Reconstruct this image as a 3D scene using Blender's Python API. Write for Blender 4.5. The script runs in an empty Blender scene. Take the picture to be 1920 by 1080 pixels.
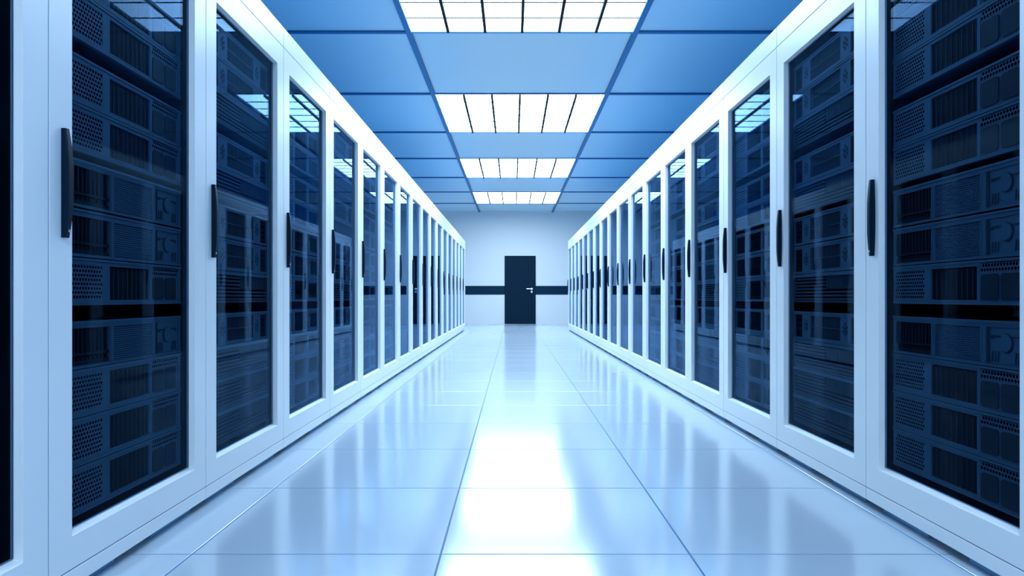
import bpy, bmesh, math
from mathutils import Vector

C = bpy.context.scene.collection
PI = math.pi

# ------------------------------------------------------------------ measures (metres)
F_PX = 1349.0
W = 0.90                      # cabinet width
EYE = 0.774                   # camera height
AX = 1.135                    # left row front plane at x = -AX
BX = 1.304                    # right row front plane at x = +BX
Y0 = 0.955 * W                # first seam
N_LAST = 18                   # cabinets k = 0 .. 17
CEIL = 3.317
WALL_Y = 21.18
BACK_Y = -4.3
WL, WR = -3.25, 3.42          # side walls
TILE_C = 2.0805               # ceiling tile pitch
CY0 = 6.868                   # one ceiling joint

# ------------------------------------------------------------------ materials
def new_mat(name):
    m = bpy.data.materials.new(name); m.use_nodes = True
    nt = m.node_tree
    return m, nt, nt.nodes['Principled BSDF']

def pbr(name, col, rough=0.5, spec=0.5, metal=0.0, noise=0.0, nscale=6.0, coat=0.0, ior=1.5):
    m, nt, b = new_mat(name)
    b.inputs['Base Color'].default_value = (*col, 1)
    b.inputs['Roughness'].default_value = rough
    b.inputs['Specular IOR Level'].default_value = spec
    b.inputs['Metallic'].default_value = metal
    b.inputs['Coat Weight'].default_value = coat
    b.inputs['IOR'].default_value = ior
    if noise:
        tc = nt.nodes.new('ShaderNodeTexCoord')
        n = nt.nodes.new('ShaderNodeTexNoise'); n.inputs['Scale'].default_value = nscale
        n.inputs['Detail'].default_value = 3
        nt.links.new(tc.outputs['Object'], n.inputs['Vector'])
        mr = nt.nodes.new('ShaderNodeMapRange')
        mr.inputs['To Min'].default_value = max(0.0, rough - noise)
        mr.inputs['To Max'].default_value = rough + noise
        nt.links.new(n.outputs['Fac'], mr.inputs['Value'])
        nt.links.new(mr.outputs['Result'], b.inputs['Roughness'])
    return m

def glass_mat(name, tint, f0, gcol):
    m = bpy.data.materials.new(name); m.use_nodes = True
    nt = m.node_tree; nt.nodes.clear()
    out = nt.nodes.new('ShaderNodeOutputMaterial')
    mix = nt.nodes.new('ShaderNodeMixShader')
    tr = nt.nodes.new('ShaderNodeBsdfTransparent'); tr.inputs['Color'].default_value = (*tint, 1)
    gl = nt.nodes.new('ShaderNodeBsdfGlossy'); gl.inputs['Color'].default_value = (*gcol, 1)
    gl.inputs['Roughness'].default_value = 0.012
    geo = nt.nodes.new('ShaderNodeNewGeometry')
    dot = nt.nodes.new('ShaderNodeVectorMath'); dot.operation = 'DOT_PRODUCT'
    nt.links.new(geo.outputs['Normal'], dot.inputs[0]); nt.links.new(geo.outputs['Incoming'], dot.inputs[1])
    def M(op, a=None, b=None):
        n = nt.nodes.new('ShaderNodeMath'); n.operation = op
        for i, v in enumerate((a, b)):
            if v is None: continue
            if isinstance(v, (int, float)): n.inputs[i].default_value = v
            else: nt.links.new(v, n.inputs[i])
        return n.outputs[0]
    c = M('ABSOLUTE', dot.outputs['Value'])
    p = M('POWER', M('SUBTRACT', 1.0, c), 7.2)
    f = M('ADD', M('MULTIPLY', p, 1.0 - f0), f0)
    nt.links.new(f, mix.inputs[0])
    nt.links.new(tr.outputs[0], mix.inputs[1]); nt.links.new(gl.outputs[0], mix.inputs[2])
    nt.links.new(mix.outputs[0], out.inputs['Surface'])
    return m

def emit_mat(name, col, strength):
    m = bpy.data.materials.new(name); m.use_nodes = True
    nt = m.node_tree; nt.nodes.clear()
    out = nt.nodes.new('ShaderNodeOutputMaterial')
    e = nt.nodes.new('ShaderNodeEmission'); e.inputs['Color'].default_value = (*col, 1)
    e.inputs['Strength'].default_value = strength
    nt.links.new(e.outputs[0], out.inputs['Surface'])
    return m

MT = {}
MT['cab'] = pbr('cabinet_white_paint', (0.81, 0.84, 0.845), 0.34, 0.45, noise=0.03)
MT['seam'] = pbr('cabinet_seam_shade', (0.02, 0.09, 0.20), 0.6, 0.1)  # dark blue that paints the shade inside the cabinet gaps
MT['foot'] = pbr('cabinet_foot_shaded', (0.22, 0.40, 0.58), 0.6, 0.1)  # whitish feet darkened to blue, shade below the plinth put into the colour
MT['groove'] = pbr('moulding_groove', (0.045, 0.065, 0.082), 0.6, 0.15)
MT['roof'] = pbr('cabinet_roof_bounce_blue', (0.04, 0.32, 0.66), 0.6, 0.2)  # unseen tops, made blue to tint light bounced onto the ceiling sides
MT['lining'] = pbr('cabinet_lining_black', (0.003, 0.004, 0.006), 0.8, 0.02)
MT['rail'] = pbr('rack_rail_black', (0.005, 0.007, 0.009), 0.7, 0.05)
MT['glass'] = glass_mat('smoked_glass', (0.57, 0.70, 0.80), 0.001, (0.38, 0.62, 0.92))
MT['handle'] = pbr('handle_plastic', (0.0015, 0.011, 0.026), 0.35, 0.1, noise=0.03)
MT['chrome'] = pbr('lock_metal', (0.75, 0.8, 0.85), 0.25, 0.5, metal=1.0)
MT['plate'] = pbr('server_faceplate', (0.12, 0.17, 0.21), 0.5, 0.25, noise=0.05)
MT['plate2'] = pbr('server_faceplate_dark', (0.055, 0.075, 0.095), 0.5, 0.25, noise=0.05)
MT['edge'] = pbr('server_edge', (0.15, 0.19, 0.22), 0.45, 0.3)
MT['drive'] = pbr('drive_carrier', (0.006, 0.009, 0.012), 0.6, 0.08)
MT['bar'] = pbr('drive_bar', (0.06, 0.068, 0.07), 0.5, 0.15)
MT['hole'] = pbr('vent_hole', (0.003, 0.004, 0.006), 0.8, 0.05)
MT['fan'] = pbr('fan_cover', (0.030, 0.038, 0.042), 0.55, 0.2)
MT['vent'] = pbr('vent_bar_dark', (0.016, 0.022, 0.027), 0.6, 0.08)
MT['floor'] = pbr('floor_tile_glossy', (0.47, 0.56, 0.65), 0.15, 0.5, noise=0.015, nscale=1.5, ior=2.1)
MT['grout'] = pbr('floor_joint', (0.02, 0.14, 0.34), 0.5, 0.2)
MT['ceil'] = pbr('ceiling_tile', (0.58, 0.69, 0.70), 0.55, 0.3, noise=0.03)
MT['crail'] = pbr('ceiling_rail', (0.035, 0.15, 0.30), 0.5, 0.3)
MT['wall'] = pbr('wall_paint', (0.74, 0.70, 0.65), 0.6, 0.2, noise=0.03)
MT['swall'] = pbr('side_wall_bounce_blue', (0.05, 0.42, 0.80), 0.6, 0.2, noise=0.03)  # unseen walls, blue chosen to tint the light they bounce to the ceiling
MT['band'] = pbr('wall_band', (0.002, 0.022, 0.045), 0.5, 0.08)
MT['door'] = pbr('door_navy', (0.001, 0.014, 0.030), 0.5, 0.08)
MT['slat'] = pbr('louvre_black', (0.004, 0.004, 0.005), 0.6, 0.1)
MT['light'] = emit_mat('light_diffuser', (0.57, 0.78, 1.0), 17.0)

# ------------------------------------------------------------------ mesh helpers
def face(bm, vs, mi=0):
    try:
        f = bm.faces.new(vs); f.material_index = mi; return f
    except ValueError:
        return None

def box(bm, x0, x1, y0, y1, z0, z1, mi=0, bev=0.0, seg=1):
    co = [(x0,y0,z0),(x1,y0,z0),(x1,y1,z0),(x0,y1,z0),(x0,y0,z1),(x1,y0,z1),(x1,y1,z1),(x0,y1,z1)]
    v = [bm.verts.new(c) for c in co]
    fs = [face(bm, [v[i] for i in q], mi) for q in
          ((0,3,2,1),(4,5,6,7),(0,1,5,4),(1,2,6,5),(2,3,7,6),(3,0,4,7))]
    if bev > 0:
        es = list({e for f in fs for e in f.edges})
        bmesh.ops.bevel(bm, geom=es, offset=bev, segments=seg, affect='EDGES', profile=0.5)

def ring(bm, xo0, xo1, zo0, zo1, xi0, xi1, zi0, zi1, y0, y1, mi=0, bev=0.0, seg=2, sill=0.0):
    """a rectangular frame in the xz plane, between y0 (front) and y1"""
    O = [(xo0,zo0),(xo1,zo0),(xo1,zo1),(xo0,zo1)]
    I = [(xi0,zi0-sill),(xi1,zi0-sill),(xi1,zi1),(xi0,zi1)]
    J = [(xi0,zi0),(xi1,zi0),(xi1,zi1),(xi0,zi1)]
    vof = [bm.verts.new((x,y0,z)) for x,z in O]; vif = [bm.verts.new((x,y0,z)) for x,z in I]
    vob = [bm.verts.new((x,y1,z)) for x,z in O]; vib = [bm.verts.new((x,y1,z)) for x,z in J]
    fs = []
    for i in range(4):
        j = (i+1) % 4
        fs.append(face(bm, (vof[i],vof[j],vif[j],vif[i]), mi))
        fs.append(face(bm, (vob[j],vob[i],vib[i],vib[j]), mi))
        fs.append(face(bm, (vof[j],vof[i],vob[i],vob[j]), mi))
        fs.append(face(bm, (vif[i],vif[j],vib[j],vib[i]), mi))
    if bev > 0:
        bm.normal_update()
        es = [e for e in {e for f in fs for e in f.edges}
              if len(e.link_faces) == 2 and e.calc_face_angle(0) > 0.5]
        bmesh.ops.bevel(bm, geom=es, offset=bev, segments=seg, affect='EDGES', profile=0.5)

def extrude_x(bm, pts, x0, x1, mi=0):
    """solid from a (y, z) outline, drawn between x0 and x1"""
    a = [bm.verts.new((x0, y, z)) for y, z in pts]
    b = [bm.verts.new((x1, y, z)) for y, z in pts]
    n = len(pts)
    face(bm, a, mi); face(bm, b[::-1], mi)
    for i in range(n):
        j = (i+1) % n
        face(bm, (a[j], a[i], b[i], b[j]), mi)

def prism_y(bm, cx, cz, r, y0, y1, n=24, mi=0, sx=1.0, rot=0.0):
    a, b = [], []
    for i in range(n):
        t = 2*PI*i/n + rot
        a.append(bm.verts.new((cx + sx*r*math.cos(t), y0, cz + r*math.sin(t))))
        b.append(bm.verts.new((cx + sx*r*math.cos(t), y1, cz + r*math.sin(t))))
    face(bm, a, mi); face(bm, b[::-1], mi)
    for i in range(n):
        j = (i+1) % n
        face(bm, (a[j], a[i], b[i], b[j]), mi)

def rrect(bm, x0, x1, z0, z1, rad, y0, y1, mi=0, n=5):
    pts = []
    for cx, cz, a0 in ((x1-rad, z1-rad, 0), (x0+rad, z1-rad, 90), (x0+rad, z0+rad, 180), (x1-rad, z0+rad, 270)):
        for i in range(n+1):
            a = math.radians(a0 + 90*i/n); pts.append((cx+rad*math.cos(a), cz+rad*math.sin(a)))
    a = [bm.verts.new((x, y0, z)) for x, z in pts]; b = [bm.verts.new((x, y1, z)) for x, z in pts]
    face(bm, a, mi); face(bm, b[::-1], mi)
    for i in range(len(pts)):
        j = (i+1) % len(pts); face(bm, (a[j], a[i], b[i], b[j]), mi)

def slant(bm, x, z, dx, h, t, y0, y1, mi=0):
    """a thin slanted bar"""
    co = [(x,z),(x+t,z),(x+t+dx,z+h),(x+dx,z+h)]
    a = [bm.verts.new((u,y0,v)) for u,v in co]; b = [bm.verts.new((u,y1,v)) for u,v in co]
    face(bm, a, mi); face(bm, b[::-1], mi)
    for i in range(4):
        j = (i+1) % 4
        face(bm, (a[j],a[i],b[i],b[j]), mi)

def perforated(bm, x0, x1, z0, z1, nx, ny, y0, depth, r=0.30, mi=0, mh=1, n=6):
    """a plate at y0 with ny staggered rows of real round holes, depth deep"""
    ch = (z1-z0)/ny; cw = (x1-x0)/(nx+0.5)
    for j in range(ny):
        za, zb = z0+j*ch, z0+(j+1)*ch
        off = 0.5*cw if j % 2 else 0.0
        if off: quad(bm, x0, x0+off, za, zb, y0, mi)
        else:   quad(bm, x1-0.5*cw, x1, za, zb, y0, mi)
        for i in range(nx):
            xa = x0+off+i*cw; xb = xa+cw
            cx, cz = (xa+xb)/2, (za+zb)/2
            rx, rz = r*cw*1.12, r*ch*1.12
            inner, outer = [], []
            # corners of the cell paired with hole points: 8-gon hole
            for (sx, sz) in ((-1,-1),(0,-1),(1,-1),(1,0),(1,1),(0,1),(-1,1),(-1,0)):
                outer.append(bm.verts.new((cx+sx*cw/2, y0, cz+sz*ch/2)))
                k = 0.7071 if sx and sz else 1.0
                inner.append(bm.verts.new((cx+sx*k*rx, y0, cz+sz*k*rz)))
            back = [bm.verts.new((v.co.x, y0+depth, v.co.z)) for v in inner]
            for q in range(8):
                p = (q+1) % 8
                face(bm, (outer[q], outer[p], inner[p], inner[q]), mi)
                face(bm, (inner[q], inner[p], back[p], back[q]), mh)
            face(bm, back, mh)

def quad(bm, x0, x1, z0, z1, y, mi=0):
    v = [bm.verts.new(c) for c in ((x0,y,z0),(x1,y,z0),(x1,y,z1),(x0,y,z1))]
    return face(bm, v, mi)

def obj(name, bm, mats, parent=None, smooth=False):
    me = bpy.data.meshes.new(name)
    bm.normal_update()
    bm.to_mesh(me); bm.free()
    for m in (mats if isinstance(mats, (list, tuple)) else [mats]):
        me.materials.append(MT[m])
    if smooth:
        for p in me.polygons: p.use_smooth = True
    o = bpy.data.objects.new(name, me); C.objects.link(o)
    if parent: o.parent = parent
    return o

def NB(): return bmesh.new()

def thing(name, label, cat, group=None, loc=(0,0,0), rz=0.0):
    o = bpy.data.objects.new(name, None); C.objects.link(o)
    o.empty_display_size = 0.1
    o.location = loc; o.rotation_euler = (0, 0, rz)
    o['label'] = label; o['category'] = cat
    if group: o['group'] = group
    return o

def struct(name, bm, mats, parent=None):
    o = obj(name, bm, mats, parent)
    if parent is None: o['kind'] = 'structure'
    return o

def dup(root, loc, rz, label, group=None):
    r = root.copy(); C.objects.link(r)
    r.location = loc; r.rotation_euler = (0, 0, rz); r['label'] = label
    if group: r['group'] = group
    for ch in list(root.children):
        c = ch.copy(); C.objects.link(c); c.parent = r
        for g in list(ch.children):
            d = g.copy(); C.objects.link(d); d.parent = c
    return r

ORD = ['', 'first', 'second', 'third', 'fourth', 'fifth', 'sixth', 'seventh', 'eighth', 'ninth', 'tenth', 'eleventh',
       'twelfth', 'thirteenth', 'fourteenth', 'fifteenth', 'sixteenth', 'seventeenth', 'eighteenth']

# ------------------------------------------------------------------ room shell
# floor: glossy tiles with real, bevelled joints
bm = NB()
T = 0.7515; g = 0.0026; bv = 0.0012; dp = 0.0010
box(bm, WL, WR, BACK_Y, WALL_Y, -0.12, -dp, 1)
xs = [-0.218 + T*i for i in range(-5, 6)]
ys = [2.171 + T*j for j in range(-9, 27)]
for i in range(len(xs)-1):
    for j in range(len(ys)-1):
        xa, xb = max(xs[i]+g, WL), min(xs[i+1]-g, WR)
        ya, yb = max(ys[j]+g, BACK_Y), min(ys[j+1]-g, WALL_Y)
        if xb-xa < 0.02 or yb-ya < 0.02: continue
        t = [bm.verts.new(c) for c in ((xa+bv,ya+bv,0),(xb-bv,ya+bv,0),(xb-bv,yb-bv,0),(xa+bv,yb-bv,0))]
        d = [bm.verts.new(c) for c in ((xa,ya,-dp),(xb,ya,-dp),(xb,yb,-dp),(xa,yb,-dp))]
        face(bm, t, 0)
        for q in range(4):
            p = (q+1) % 4
            face(bm, (d[q], d[p], t[p], t[q]), 0)
struct('floor', bm, ['floor', 'grout'])

bm = NB(); box(bm, WL-0.15, WR+0.15, BACK_Y-0.15, WALL_Y+0.15, CEIL, CEIL+0.15)
struct('ceiling', bm, 'ceil')
bm = NB(); box(bm, WL-0.15, WR+0.15, WALL_Y, WALL_Y+0.15, -0.12, CEIL); struct('wall_back', bm, 'wall')
bm = NB(); box(bm, WL-0.15, WR+0.15, BACK_Y-0.15, BACK_Y, -0.12, CEIL); struct('wall_front', bm, 'wall')
bm = NB(); box(bm, WL-0.15, WL, BACK_Y, WALL_Y, -0.12, CEIL); struct('wall_left', bm, 'swall')
bm = NB(); box(bm, WR, WR+0.15, BACK_Y, WALL_Y, -0.12, CEIL); struct('wall_right', bm, 'swall')

# ceiling joints: two long rails beside the lights and short cross rails
LX0, LX1 = -0.965, 1.137          # light strip edges
RW = 0.056
tn = 0
for x0 in (LX0-RW, LX1):
    tn += 1
    bm = NB(); box(bm, x0, x0+RW, BACK_Y, WALL_Y, CEIL-0.030, CEIL, 0, 0.004); struct('trim_%d' % tn, bm, 'crail')
tn += 1
bm = NB()
for n in range(-5, 7):
    y = CY0 + TILE_C*n
    if BACK_Y < y < WALL_Y-0.05:
        box(bm, WL, LX0-RW, y-0.023, y+0.023, CEIL-0.020, CEIL, 0, 0.003)
        box(bm, LX1+RW, WR, y-0.023, y+0.023, CEIL-0.020, CEIL, 0, 0.003)
        box(bm, LX0, LX1, y-0.012, y+0.012, CEIL-0.016, CEIL, 0, 0.003)
struct('trim_%d' % tn, bm, 'crail')

# back wall: dark band on each side of the door
DX0, DX1, DH = -0.248, 0.666, 2.003
for x0, x1 in ((WL, DX0), (DX1, WR)):
    tn += 1
    bm = NB(); box(bm, x0, x1, WALL_Y-0.012, WALL_Y, 0.862, 1.119, 0, 0.002); struct('trim_%d' % tn, bm, 'band')
bm = NB(); box(bm, DX0, DX1, WALL_Y-0.03, WALL_Y, 0.004, DH, 0, 0.004)
door = struct('door_1', bm, 'door')
door['label'] = 'dark navy door in the pale wall at the end of the aisle'
bm = NB()
hx, hz = 0.546, 1.030
prism_y(bm, hx, hz, 0.034, WALL_Y-0.042, WALL_Y-0.028, 24)
prism_y(bm, hx, hz, 0.014, WALL_Y-0.085, WALL_Y-0.04, 16)
box(bm, hx-0.155, hx+0.014, WALL_Y-0.098, WALL_Y-0.076, hz-0.013, hz+0.011, 0, 0.005, 2)
o = obj('door_handle', bm, 'chrome', door); o['label'] = 'polished steel lever handle'
bm = NB()
prism_y(bm, hx, hz-0.085, 0.030, WALL_Y-0.042, WALL_Y-0.028, 24)
box(bm, hx-0.004, hx+0.004, WALL_Y-0.044, WALL_Y-0.041, hz-0.100, hz-0.075)
o = obj('keyhole_plate', bm, 'chrome', door); o['label'] = 'small round steel keyhole plate'

# ------------------------------------------------------------------ ceiling lights
def make_light(label):
    t = thing('ceiling_light', label, 'ceiling light', 'louvred light panels along the ceiling')
    w = (LX1-LX0)/2; l = TILE_C/2 - 0.014
    bm = NB(); box(bm, -w, w, -l, l, -0.006, 0.0); obj('diffuser', bm, 'light', t)
    bm = NB()
    for i in range(1, 6):
        x = -w + 2*w*i/6
        box(bm, x-0.0135, x+0.0135, -l+0.02, l-0.035, -0.036, -0.007, 0)
    o = obj('louvre', bm, 'slat', t); o['label'] = 'five black lengthwise louvre blades'
    bm = NB()
    for i in range(1, 6):
        y = -l + 2*l*i/6
        box(bm, -w, w, y-0.0028, y+0.0028, -0.018, -0.008, 0)
    o = obj('crossbar', bm, 'slat', t); o['label'] = 'thin dark cross wires'
    return t
lab = {0: 'white louvred ceiling light at the top edge, nearest of the row',
       1: 'white louvred ceiling light, second in the row from the viewer',
       2: 'white louvred ceiling light, third in the row, before the last',
       3: 'white louvred ceiling light, last in the row near the door wall',
       -2: 'added white louvred ceiling light, unseen behind the viewer, brightening the near cabinets'}
L0 = make_light(lab[0])
for n in (0, 1, 2, 3, -2):
    loc = ((LX0+LX1)/2, CY0 - TILE_C/2 + 2*TILE_C*n + (1.2 if n < 0 else 0.0), CEIL)  # negative index: extra panel added behind the camera to brighten near cabinets
    if n == 0: L0.location = loc
    else: dup(L0, loc, 0, lab[n])

# ------------------------------------------------------------------ cabinets
# local frame: front plane y = 0, depth along +y, x to the right as one faces the door
Z_GAP, Z_PL, Z_DT, Z_TOP = 0.030, 0.0755, 2.0105, 2.111
OP_Z0, OP_Z1, OP_X = 0.169, 1.905, 0.357
GAP = 0.0022
DEPTH = 1.0
def make_cabinet(label):
    t = thing('server_cabinet', label, 'server cabinet', None)
    hw = W/2 - GAP
    # body: side panels, back, roof and base behind the front faces
    bm = NB()
    bw = W/2 - 0.0005
    box(bm, -bw, -bw+0.03, 0.032, DEPTH, Z_GAP, Z_TOP, 0)
    box(bm, bw-0.03, bw, 0.032, DEPTH, Z_GAP, Z_TOP, 0)
    box(bm, -bw+0.03, bw-0.03, DEPTH-0.02, DEPTH, Z_GAP, Z_TOP, 0)
    box(bm, -bw+0.03, bw-0.03, 0.032, DEPTH-0.02, Z_TOP-0.05, Z_TOP, 0)
    box(bm, -bw+0.03, bw-0.03, 0.032, DEPTH-0.02, Z_GAP, Z_GAP+0.045, 0)
    bm.normal_update()
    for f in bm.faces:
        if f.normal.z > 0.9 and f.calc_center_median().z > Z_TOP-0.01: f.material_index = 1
        if f.normal.y < -0.9: f.material_index = 2  # edges behind the gaps get the painted shade too
    # dark blue filler in the open gaps between fronts, gap shade as colour
    for s in (-1, 1):
        xa, xb = sorted((s*(hw+0.0001), s*(W/2-0.0001)))
        box(bm, xa, xb, 0.0022, 0.0318, Z_GAP+0.001, Z_TOP-0.001, 2)
    box(bm, -hw+0.001, hw-0.001, 0.0022, 0.0318, Z_DT+0.0002, Z_DT+0.0030, 2)
    box(bm, -hw+0.001, hw-0.001, 0.0022, 0.0318, Z_PL-0.0028, Z_PL-0.0002, 2)
    o = obj('body', bm, ['cab', 'roof', 'seam'], t)
    bm = NB()   # black lining: five sides of the inner space
    x, z0, z1 = bw-0.031, Z_GAP+0.046, Z_TOP-0.051
    box(bm, -x, -x+0.004, 0.034, DEPTH-0.021, z0, z1); box(bm, x-0.004, x, 0.034, DEPTH-0.021, z0, z1)
    box(bm, -x, x, DEPTH-0.025, DEPTH-0.021, z0, z1)
    box(bm, -x, x, 0.034, DEPTH-0.025, z0, z0+0.004); box(bm, -x, x, 0.034, DEPTH-0.025, z1-0.004, z1)
    o = obj('lining', bm, 'lining', t); o['label'] = 'matt black inner lining'
    for s in (-1, 1):
        bm = NB()
        xa, xb = sorted((s*0.340, s*0.405))
        box(bm, xa, xb, 0.050, 0.056, z0+0.004, z1-0.004, 0)
        xa, xb = sorted((s*0.400, s*0.405))
        box(bm, xa, xb, 0.056, 0.11, z0+0.004, z1-0.004, 0)
        o = obj('rack_rail', bm, 'rail', t); o['label'] = 'black upright mounting rail'
    bm = NB(); box(bm, -hw, hw, 0.0, 0.030, Z_DT+0.0032, Z_TOP, 0, 0.0008); obj('top_panel', bm, 'cab', t)
    bm = NB(); box(bm, -hw, hw, 0.0, 0.030, Z_GAP, Z_PL-0.0030, 0, 0.0008); obj('plinth', bm, 'cab', t)
    for s in (-1, 1):
        bm = NB(); box(bm, s*0.245-0.14, s*0.245+0.14, 0.030, DEPTH-0.06, 0.0, Z_GAP, 0, 0.002); obj('foot', bm, 'foot', t)
    bm = NB()
    ring(bm, -hw, hw, Z_PL, Z_DT, -OP_X, OP_X, OP_Z0, OP_Z1, 0.0, 0.030, 0, 0.0010, 2, 0.009)
    d = obj('door', bm, 'cab', t); d['label'] = 'white door frame'
    bm = NB(); box(bm, -OP_X, OP_X, 0.0220, 0.0262, OP_Z0, OP_Z1); o = obj('glass_pane', bm, 'glass', d); o['label'] = 'smoked glass pane'
    # handle: a flat-backed bow, thickest in the middle, on the left stile
    bm = NB()
    x0, z0, z1 = -W/2 + 0.0470, 0.925, 1.200
    n = 14; rows = []
    for i in range(n+1):
        u = i/n; s = 4*u*(1-u); s = min(1.0, 1.15*s)
        z = z0+(z1-z0)*u; p = 0.0125+0.0075*s; w = 0.0170+0.0060*s; c = 0.0035
        rows.append([bm.verts.new(q) for q in ((x0,0.0,z),(x0,-p+c,z),(x0+c*0.6,-p,z),(x0+w-c,-p,z),(x0+w,-p+c,z),(x0+w,0.0,z))])
    for i in range(n):
        for j in range(6):
            k = (j+1) % 6
            face(bm, (rows[i][j], rows[i+1][j], rows[i+1][k], rows[i][k]))
    face(bm, rows[0]); face(bm, rows[n][::-1])
    bmesh.ops.recalc_face_normals(bm, faces=bm.faces)
    h = obj('handle', bm, 'handle', d); h['label'] = 'black bow handle'
    bm = NB(); prism_y(bm, x0+0.0088, z0+0.017, 0.0042, -0.0165, -0.0125, 16); o = obj('lock', bm, 'chrome', d); o['label'] = 'small steel lock button'
    return t

def place(side, k):
    yc = Y0 + W*(k+0.5)
    return ((-AX, yc, 0), PI/2) if side == 'left' else ((BX, yc, 0), -PI/2)

def cab_ord(side, k):
    return k+1 if side == 'left' else k

# ------------------------------------------------------------------ servers
HW, SH, SD = 0.336, 0.1290, 0.60       # half width, height, depth of a server
def case(t, plate='plate'):
    bm = NB()
    box(bm, -HW+0.004, HW-0.004, 0.012, SD, 0.002, SH-0.002, 0)
    obj('case', bm, 'plate2', t)
def faceframe(bm, cells, y0=0.0, y1=0.012, z0=0.0, z1=SH, mi=0):
    """front plate between the given openings [(xa, xb, za, zb)], sorted along x"""
    x = -HW
    for xa, xb, za, zb in cells:
        box(bm, x, xa, y0, y1, z0, z1, mi)
        box(bm, xa, xb, y0, y1, z0, za, mi); box(bm, xa, xb, y0, y1, zb, z1, mi)
        x = xb
    box(bm, x, HW, y0, y1, z0, z1, mi)
def lip(bm, mi):
    box(bm, -HW, HW, -0.003, 0.0, SH-0.006, SH, mi); box(bm, -HW, HW, -0.002, 0.0, 0.0, 0.004, mi)

def honeycomb(full=True):
    t = thing('rack_server', 'x', 'server')
    case(t)
    bm = NB()
    A = (-0.325, -0.145, 0.017, 0.112); B = (-0.109, 0.122, 0.014, 0.112); D = (0.136, 0.318, 0.010, 0.121)
    faceframe(bm, (A, B, D)); lip(bm, 1)
    obj('faceplate', bm, ['plate', 'edge'], t)
    bm = NB(); perforated(bm, A[0], A[1], A[2], A[3], 13, 8, 0.001, 0.009, 0.33); obj('vent_grille', bm, ['plate', 'hole'], t)
    bm = NB()
    box(bm, B[0], B[1], 0.0105, 0.012, B[2], B[3], 1)
    cw = (B[1]-B[0])/9
    for i in range(1, 9):
        box(bm, B[0]+cw*i-0.0011, B[0]+cw*i+0.0011, 0.0035, 0.0105, B[2], B[3]-0.003, 0)
    bay = obj('drive_bay', bm, ['bar', 'hole'], t); bay['label'] = 'row of nine black drive slots'
    for i in range(9):
        bm = NB()
        xa = B[0]+cw*i+0.0018; xb = B[0]+cw*(i+1)-0.0018
        n = 8; m = (xa+xb)/2; hw_ = (xb-xa)/2; pts = [(xa, B[2]+0.002), (xb, B[2]+0.002)]
        zt = B[3]-0.006
        for q in range(n+1):
            an = PI*q/n; pts.append((m+hw_*math.cos(an), zt-0.003+0.006*math.sin(an)))
        f = [bm.verts.new((x, 0.005, z)) for x, z in pts]; b = [bm.verts.new((x, 0.010, z)) for x, z in pts]
        face(bm, f); face(bm, b[::-1])
        for q in range(len(pts)):
            p = (q+1) % len(pts); face(bm, (f[p], f[q], b[q], b[p]))
        obj('drive_carrier', bm, 'drive', bay)
    bm = NB()
    zf = 0.088
    perforated(bm, D[0], D[1], zf+0.006, D[3]-0.002, 14, 2, 0.001, 0.009, 0.36)
    box(bm, D[0], D[1], 0.002, 0.0025, D[2], zf+0.006, 0)
    fp = obj('fan_panel', bm, ['plate', 'hole'], t)
    for c in (0.178, 0.262):
        bm = NB()
        rrect(bm, c-0.037, c+0.037, D[2]+0.004, zf, 0.011, -0.0012, 0.002)
        obj('fan_cover', bm, 'fan', fp)
    return t

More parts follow.
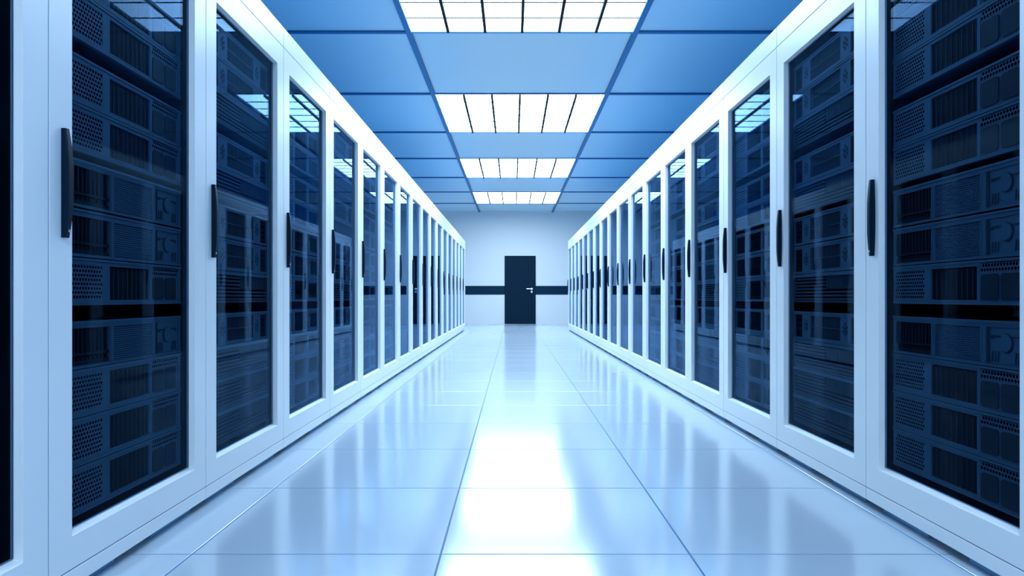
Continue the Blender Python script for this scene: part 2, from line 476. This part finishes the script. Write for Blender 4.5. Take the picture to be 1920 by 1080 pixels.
def vented():
    """server with upright vents, a fine mesh and a moulded right-hand panel"""
    t = thing('storage_server', 'x', 'server')
    case(t)
    bm = NB()
    A = (-0.322, -0.108, 0.008, 0.110); B = (-0.088, 0.136, 0.008, 0.110); D = (0.160, 0.322, 0.008, 0.112)
    faceframe(bm, (A, B, D)); lip(bm, 1)
    box(bm, A[1]+0.004, A[1]+0.007, -0.002, 0.0, 0.006, 0.112, 1); box(bm, B[1]+0.002, B[1]+0.005, -0.002, 0, 0.006, 0.112, 1)
    obj('faceplate', bm, ['plate', 'edge'], t)
    bm = NB()
    box(bm, A[0], A[1], 0.0105, 0.012, A[2], A[3], 1)
    n = 11; cw = (A[1]-A[0])/n
    for i in range(n):
        box(bm, A[0]+cw*i+0.001, A[0]+cw*i+0.0085, 0.002, 0.0105, 0.042, A[3], 0)
    box(bm, A[0], A[1], 0.003, 0.0105, 0.034, 0.042, 0); box(bm, A[0], A[1], 0.004, 0.0105, A[2], 0.020, 0)
    for i in range(n):
        box(bm, A[0]+cw*i+0.004, A[0]+cw*i+0.012, 0.004, 0.0105, 0.020, 0.030, 0)
    o = obj('upright_vent', bm, ['vent', 'hole'], t); o['label'] = 'dark upright vent bars over a slotted strip'
    bm = NB()
    box(bm, B[0], B[1], 0.009, 0.012, B[2], B[3], 1)
    nx, nz = 34, 16
    for i in range(nx+1):
        x = B[0]+(B[1]-B[0])*i/nx; box(bm, x-0.0012, x+0.0012, 0.004, 0.006, B[2], B[3], 0)
    for j in range(nz+1):
        z = B[2]+(B[3]-B[2])*j/nz; box(bm, B[0], B[1], 0.003, 0.005, z-0.0012, z+0.0012, 0)
    o = obj('mesh_grille', bm, ['plate', 'hole'], t); o['label'] = 'fine square wire mesh'
    bm = NB()
    box(bm, D[0], D[1], 0.004, 0.012, D[2], D[3], 1)
    cx, cz = 0.243, 0.068
    box(bm, D[0]+0.006, D[0]+0.012, 0.0, 0.004, D[2]+0.002, D[3]-0.003, 2)
    prism_y(bm, cx, cz, 0.027, 0.0020, 0.004, 32, 2)
    prism_y(bm, cx, cz+0.001, 0.024, -0.0015, 0.002, 32, 0)
    for s in (-1, 1):
        xa, xb = sorted((cx+s*0.025, cx+s*0.062)); box(bm, xa, xb, 0.001, 0.004, 0.0835, 0.088, 2)
        xa, xb = sorted((cx+s*0.056, cx+s*0.062)); box(bm, xa, xb, 0.001, 0.004, 0.078, 0.0835, 2)
        for q in range(3):
            x = cx + s*(0.035+0.012*q) - (0.0015 if s > 0 else 0.0015)
            slant(bm, x, D[2]+0.006, 0.003, 0.030, 0.0032, 0.002, 0.004, 2)
    o = obj('moulded_panel', bm, ['plate', 'plate', 'groove'], t); o['label'] = 'moulded panel with a round boss and slanted slots'
    return t

def caged():
    """server with a barred centre bay between two emblem strips"""
    t = thing('blade_server', 'x', 'server')
    case(t)
    bm = NB()
    A = (-0.326, -0.240, 0.010, 0.114); B = (-0.148, 0.150, 0.014, 0.112); D = (0.240, 0.326, 0.010, 0.114)
    faceframe(bm, (A, B, D)); lip(bm, 1)
    for c in (-0.194, 0.195):      # little cross of five studs
        for dx, dz in ((0,0.022),(0,-0.022),(0.014,0.008),(-0.014,0.008),(0.014,-0.010),(-0.014,-0.010),(0,0)):
            box(bm, c+dx-0.005, c+dx+0.005, -0.0015, 0.0, 0.064+dz-0.006, 0.064+dz+0.006, 2)
    obj('faceplate', bm, ['plate', 'edge', 'groove'], t)
    for Q in (A, D):
        bm = NB(); box(bm, Q[0], Q[1], 0.008, 0.012, Q[2], Q[3], 0)
        for q in range(4):
            z = Q[2]+(Q[3]-Q[2])*(q+0.5)/4; box(bm, Q[0]+0.006, Q[1]-0.006, 0.005, 0.008, z-0.009, z+0.009, 1)
        obj('end_bay', bm, ['hole', 'drive'], t)
    bm = NB(); box(bm, B[0], B[1], 0.0095, 0.012, B[2], B[3], 1)
    n = 20
    for i in range(1, n):
        x = B[0]+(B[1]-B[0])*i/n; box(bm, x-0.0022, x+0.0022, 0.004, 0.0095, B[2], B[3], 0)
    box(bm, B[0], B[1], 0.002, 0.005, 0.0605, 0.0645, 0)
    o = obj('barred_bay', bm, ['plate2', 'hole'], t); o['label'] = 'black bay of close upright bars'
    return t

def louvred():
    t = thing('louvred_server', 'x', 'server')
    case(t)
    bm = NB()
    A = (-0.326, 0.326, 0.008, 0.114)
    faceframe(bm, (A,), mi=0)
    box(bm, -HW, HW, -0.004, 0.0, SH-0.014, SH, 1)
    obj('faceplate', bm, ['plate2', 'plate'], t)
    bm = NB(); box(bm, A[0], A[1], 0.0105, 0.012, A[2], A[3], 1)
    for j in range(7):
        z = A[2]+0.003+(A[3]-A[2])*j/7
        xr = A[1] if j < 3 else 0.0
        box(bm, A[0], xr, 0.002, 0.0105, z, z+0.0075, 0)
    for i in range(22):
        x = 0.008+i*0.0145; box(bm, x, x+0.006, 0.003, 0.0105, 0.058, A[3], 0)
    o = obj('louvre', bm, ['plate2', 'hole'], t); o['label'] = 'dark louvre of flat and upright slats'
    return t

def windowed(dark):
    """server with ribbed left end, dark square bay and narrow right panel"""
    t = thing('compute_server', 'x', 'server')
    case(t)
    pm = 'plate2' if dark else 'plate'
    bm = NB()
    A = (-0.326, -0.168, 0.014, 0.112); B = (-0.127, 0.100, 0.012, 0.114); D = (0.132, 0.320, 0.014, 0.112)
    faceframe(bm, (A, B, D)); lip(bm, 1)
    obj('faceplate', bm, ['plate', 'edge'], t)
    bm = NB(); box(bm, A[0], A[1], 0.009, 0.012, A[2], A[3], 1)
    if dark:
        box(bm, A[0]+0.006, A[1]-0.006, 0.006, 0.009, A[2]+0.006, A[3]-0.006, 1)
    else:
        for j in range(6):
            z = A[2]+(A[3]-A[2])*(j+0.2)/6; box(bm, A[0], A[1], 0.002, 0.009, z, z+0.0105, 0)
    obj('rib_panel', bm, [pm, 'hole' if dark else 'plate2'], t)
    bm = NB(); box(bm, B[0], B[1], 0.009, 0.012, B[2], B[3], 1)
    for i in range(1, 12):
        x = B[0]+(B[1]-B[0])*i/12; box(bm, x-0.0015, x+0.0015, 0.006, 0.009, B[2], B[3], 0)
    box(bm, B[0], B[1], 0.005, 0.007, 0.062, 0.065, 0)
    obj('dark_bay', bm, ['drive', 'hole'], t)
    bm = NB(); box(bm, D[0], D[1], 0.006, 0.012, D[2], D[3], 0)
    if dark:
        prism_y(bm, D[0]+0.03, 0.092, 0.006, 0.003, 0.006, 12, 1)
        box(bm, D[0]+0.06, D[1]-0.01, 0.003, 0.006, D[2]+0.01, D[3]-0.01, 1)
    else:
        for i in range(5):
            x = D[0]+0.012+i*0.035; box(bm, x, x+0.024, 0.003, 0.006, D[2]+0.008, D[3]-0.008, 1)
    obj('side_panel', bm, ['plate', 'drive'], t)
    return t

LOOK = {'honey': 'slate-blue server with honeycomb vents',
        'vented': 'server with wire mesh and round boss',
        'caged': 'server with a barred centre bay',
        'louvred': 'dark louvred server',
        'window': 'server with ribbed end and square bay',
        'windark': 'dark server with plain square bays'}
GRP = {'honey': 'honeycomb-vented servers', 'vented': 'mesh and boss servers', 'caged': 'barred servers',
       'louvred': 'louvred servers', 'window': 'square-bay servers', 'windark': 'dark square-bay servers'}
MAKE = {'honey': honeycomb, 'vented': vented, 'caged': caged, 'louvred': louvred,
        'window': lambda: windowed(False), 'windark': lambda: windowed(True)}
# slot bottoms from the lowest up, and what each kind of cabinet holds
SLOT = [0.186, 0.3175, 0.449, 0.5805, 0.7530, 0.8855, 1.0205, 1.1700, 1.3020, 1.4750, 1.6070, 1.7400]
LOAD = {
 'A': ['honey','honey','honey','vented','honey','vented','vented','honey','honey','honey','honey','honey'],
 'B': ['louvred','louvred','louvred','caged','louvred','caged','caged','louvred','caged','louvred','caged','caged'],
 'C': ['window','window','window','windark','window','windark','windark','window','window','window','window','window'],
}
KIND_OF = {0: 'C', 1: 'A', 2: 'B', 3: 'C', 4: 'B', 5: 'C', 6: 'A', 7: 'B'}
MAXK = 6
proto = {}
S_Y = 0.042
def put_server(kind, side, k, s):
    (cx, cy, _), rz = place(side, k)
    n = len(SLOT) - s
    pos = 'top' if n == 1 else ('lowest' if s == 0 else '%s from the top' % ORD[n])
    label = '%s, %s, %s %s-row cabinet' % (LOOK[kind], pos, ORD[cab_ord(side, k)], side)
    sx = -S_Y if side == 'left' else S_Y
    loc = (cx + sx, cy, SLOT[s]); 
    group = '%s in the %s row' % (GRP[kind], side)
    if kind not in proto:
        t = MAKE[kind](); proto[kind] = t
        t.location = loc; t.rotation_euler = (0, 0, rz); t['label'] = label; t['group'] = group
    else:
        dup(proto[kind], loc, rz, label, group)

cab0 = None
for side in ('left', 'right'):
    for k in range(0 if side == 'left' else 1, N_LAST):
        loc, rz = place(side, k)
        n = cab_ord(side, k); last = (k == N_LAST-1)
        what = {'A': 'rows of honeycomb servers', 'B': 'barred and louvred servers', 'C': 'square-bay servers'}
        if last: label = 'white glass-door server cabinet at the far end of the %s row' % side
        elif k == 0: label = 'white glass-door server cabinet cut off by the picture edge, left row'
        else:
            label = 'white glass-door server cabinet, %s from the viewer in the %s row' % (ORD[n], side)
        grp = 'server cabinets in the %s row' % side
        if cab0 is None:
            cab0 = make_cabinet(label); cab0.location = loc; cab0.rotation_euler = (0, 0, rz); cab0['group'] = grp
        else: dup(cab0, loc, rz, label, grp)
        if k <= MAXK:
            for s, kind in enumerate(LOAD[KIND_OF[k]]): put_server(kind, side, k, s)

# ------------------------------------------------------------------ camera, view
cam = bpy.data.cameras.new('camera'); co = bpy.data.objects.new('camera', cam); C.objects.link(co)
co.location = (0, 0, EYE); co.rotation_euler = (PI/2, 0, 0)
cam.sensor_width = 36.0; cam.lens = F_PX/1920*36.0
cam.shift_x = -2/1920; cam.shift_y = 18/1920
cam.clip_start = 0.02; cam.clip_end = 100
sc = bpy.context.scene
sc.camera = co
w = bpy.data.worlds.new('world'); sc.world = w; w.use_nodes = True
w.node_tree.nodes['Background'].inputs['Color'].default_value = (0.05, 0.1, 0.2, 1)
w.node_tree.nodes['Background'].inputs['Strength'].default_value = 0.1
vs = sc.view_settings
vs.view_transform = 'Standard'; vs.look = 'None'; vs.gamma = 1.0; vs.use_curve_mapping = False
vs.exposure = 0.0
sc.cycles.max_bounces = 12; sc.cycles.diffuse_bounces = 6; sc.cycles.glossy_bounces = 6
sc.cycles.transparent_max_bounces = 24
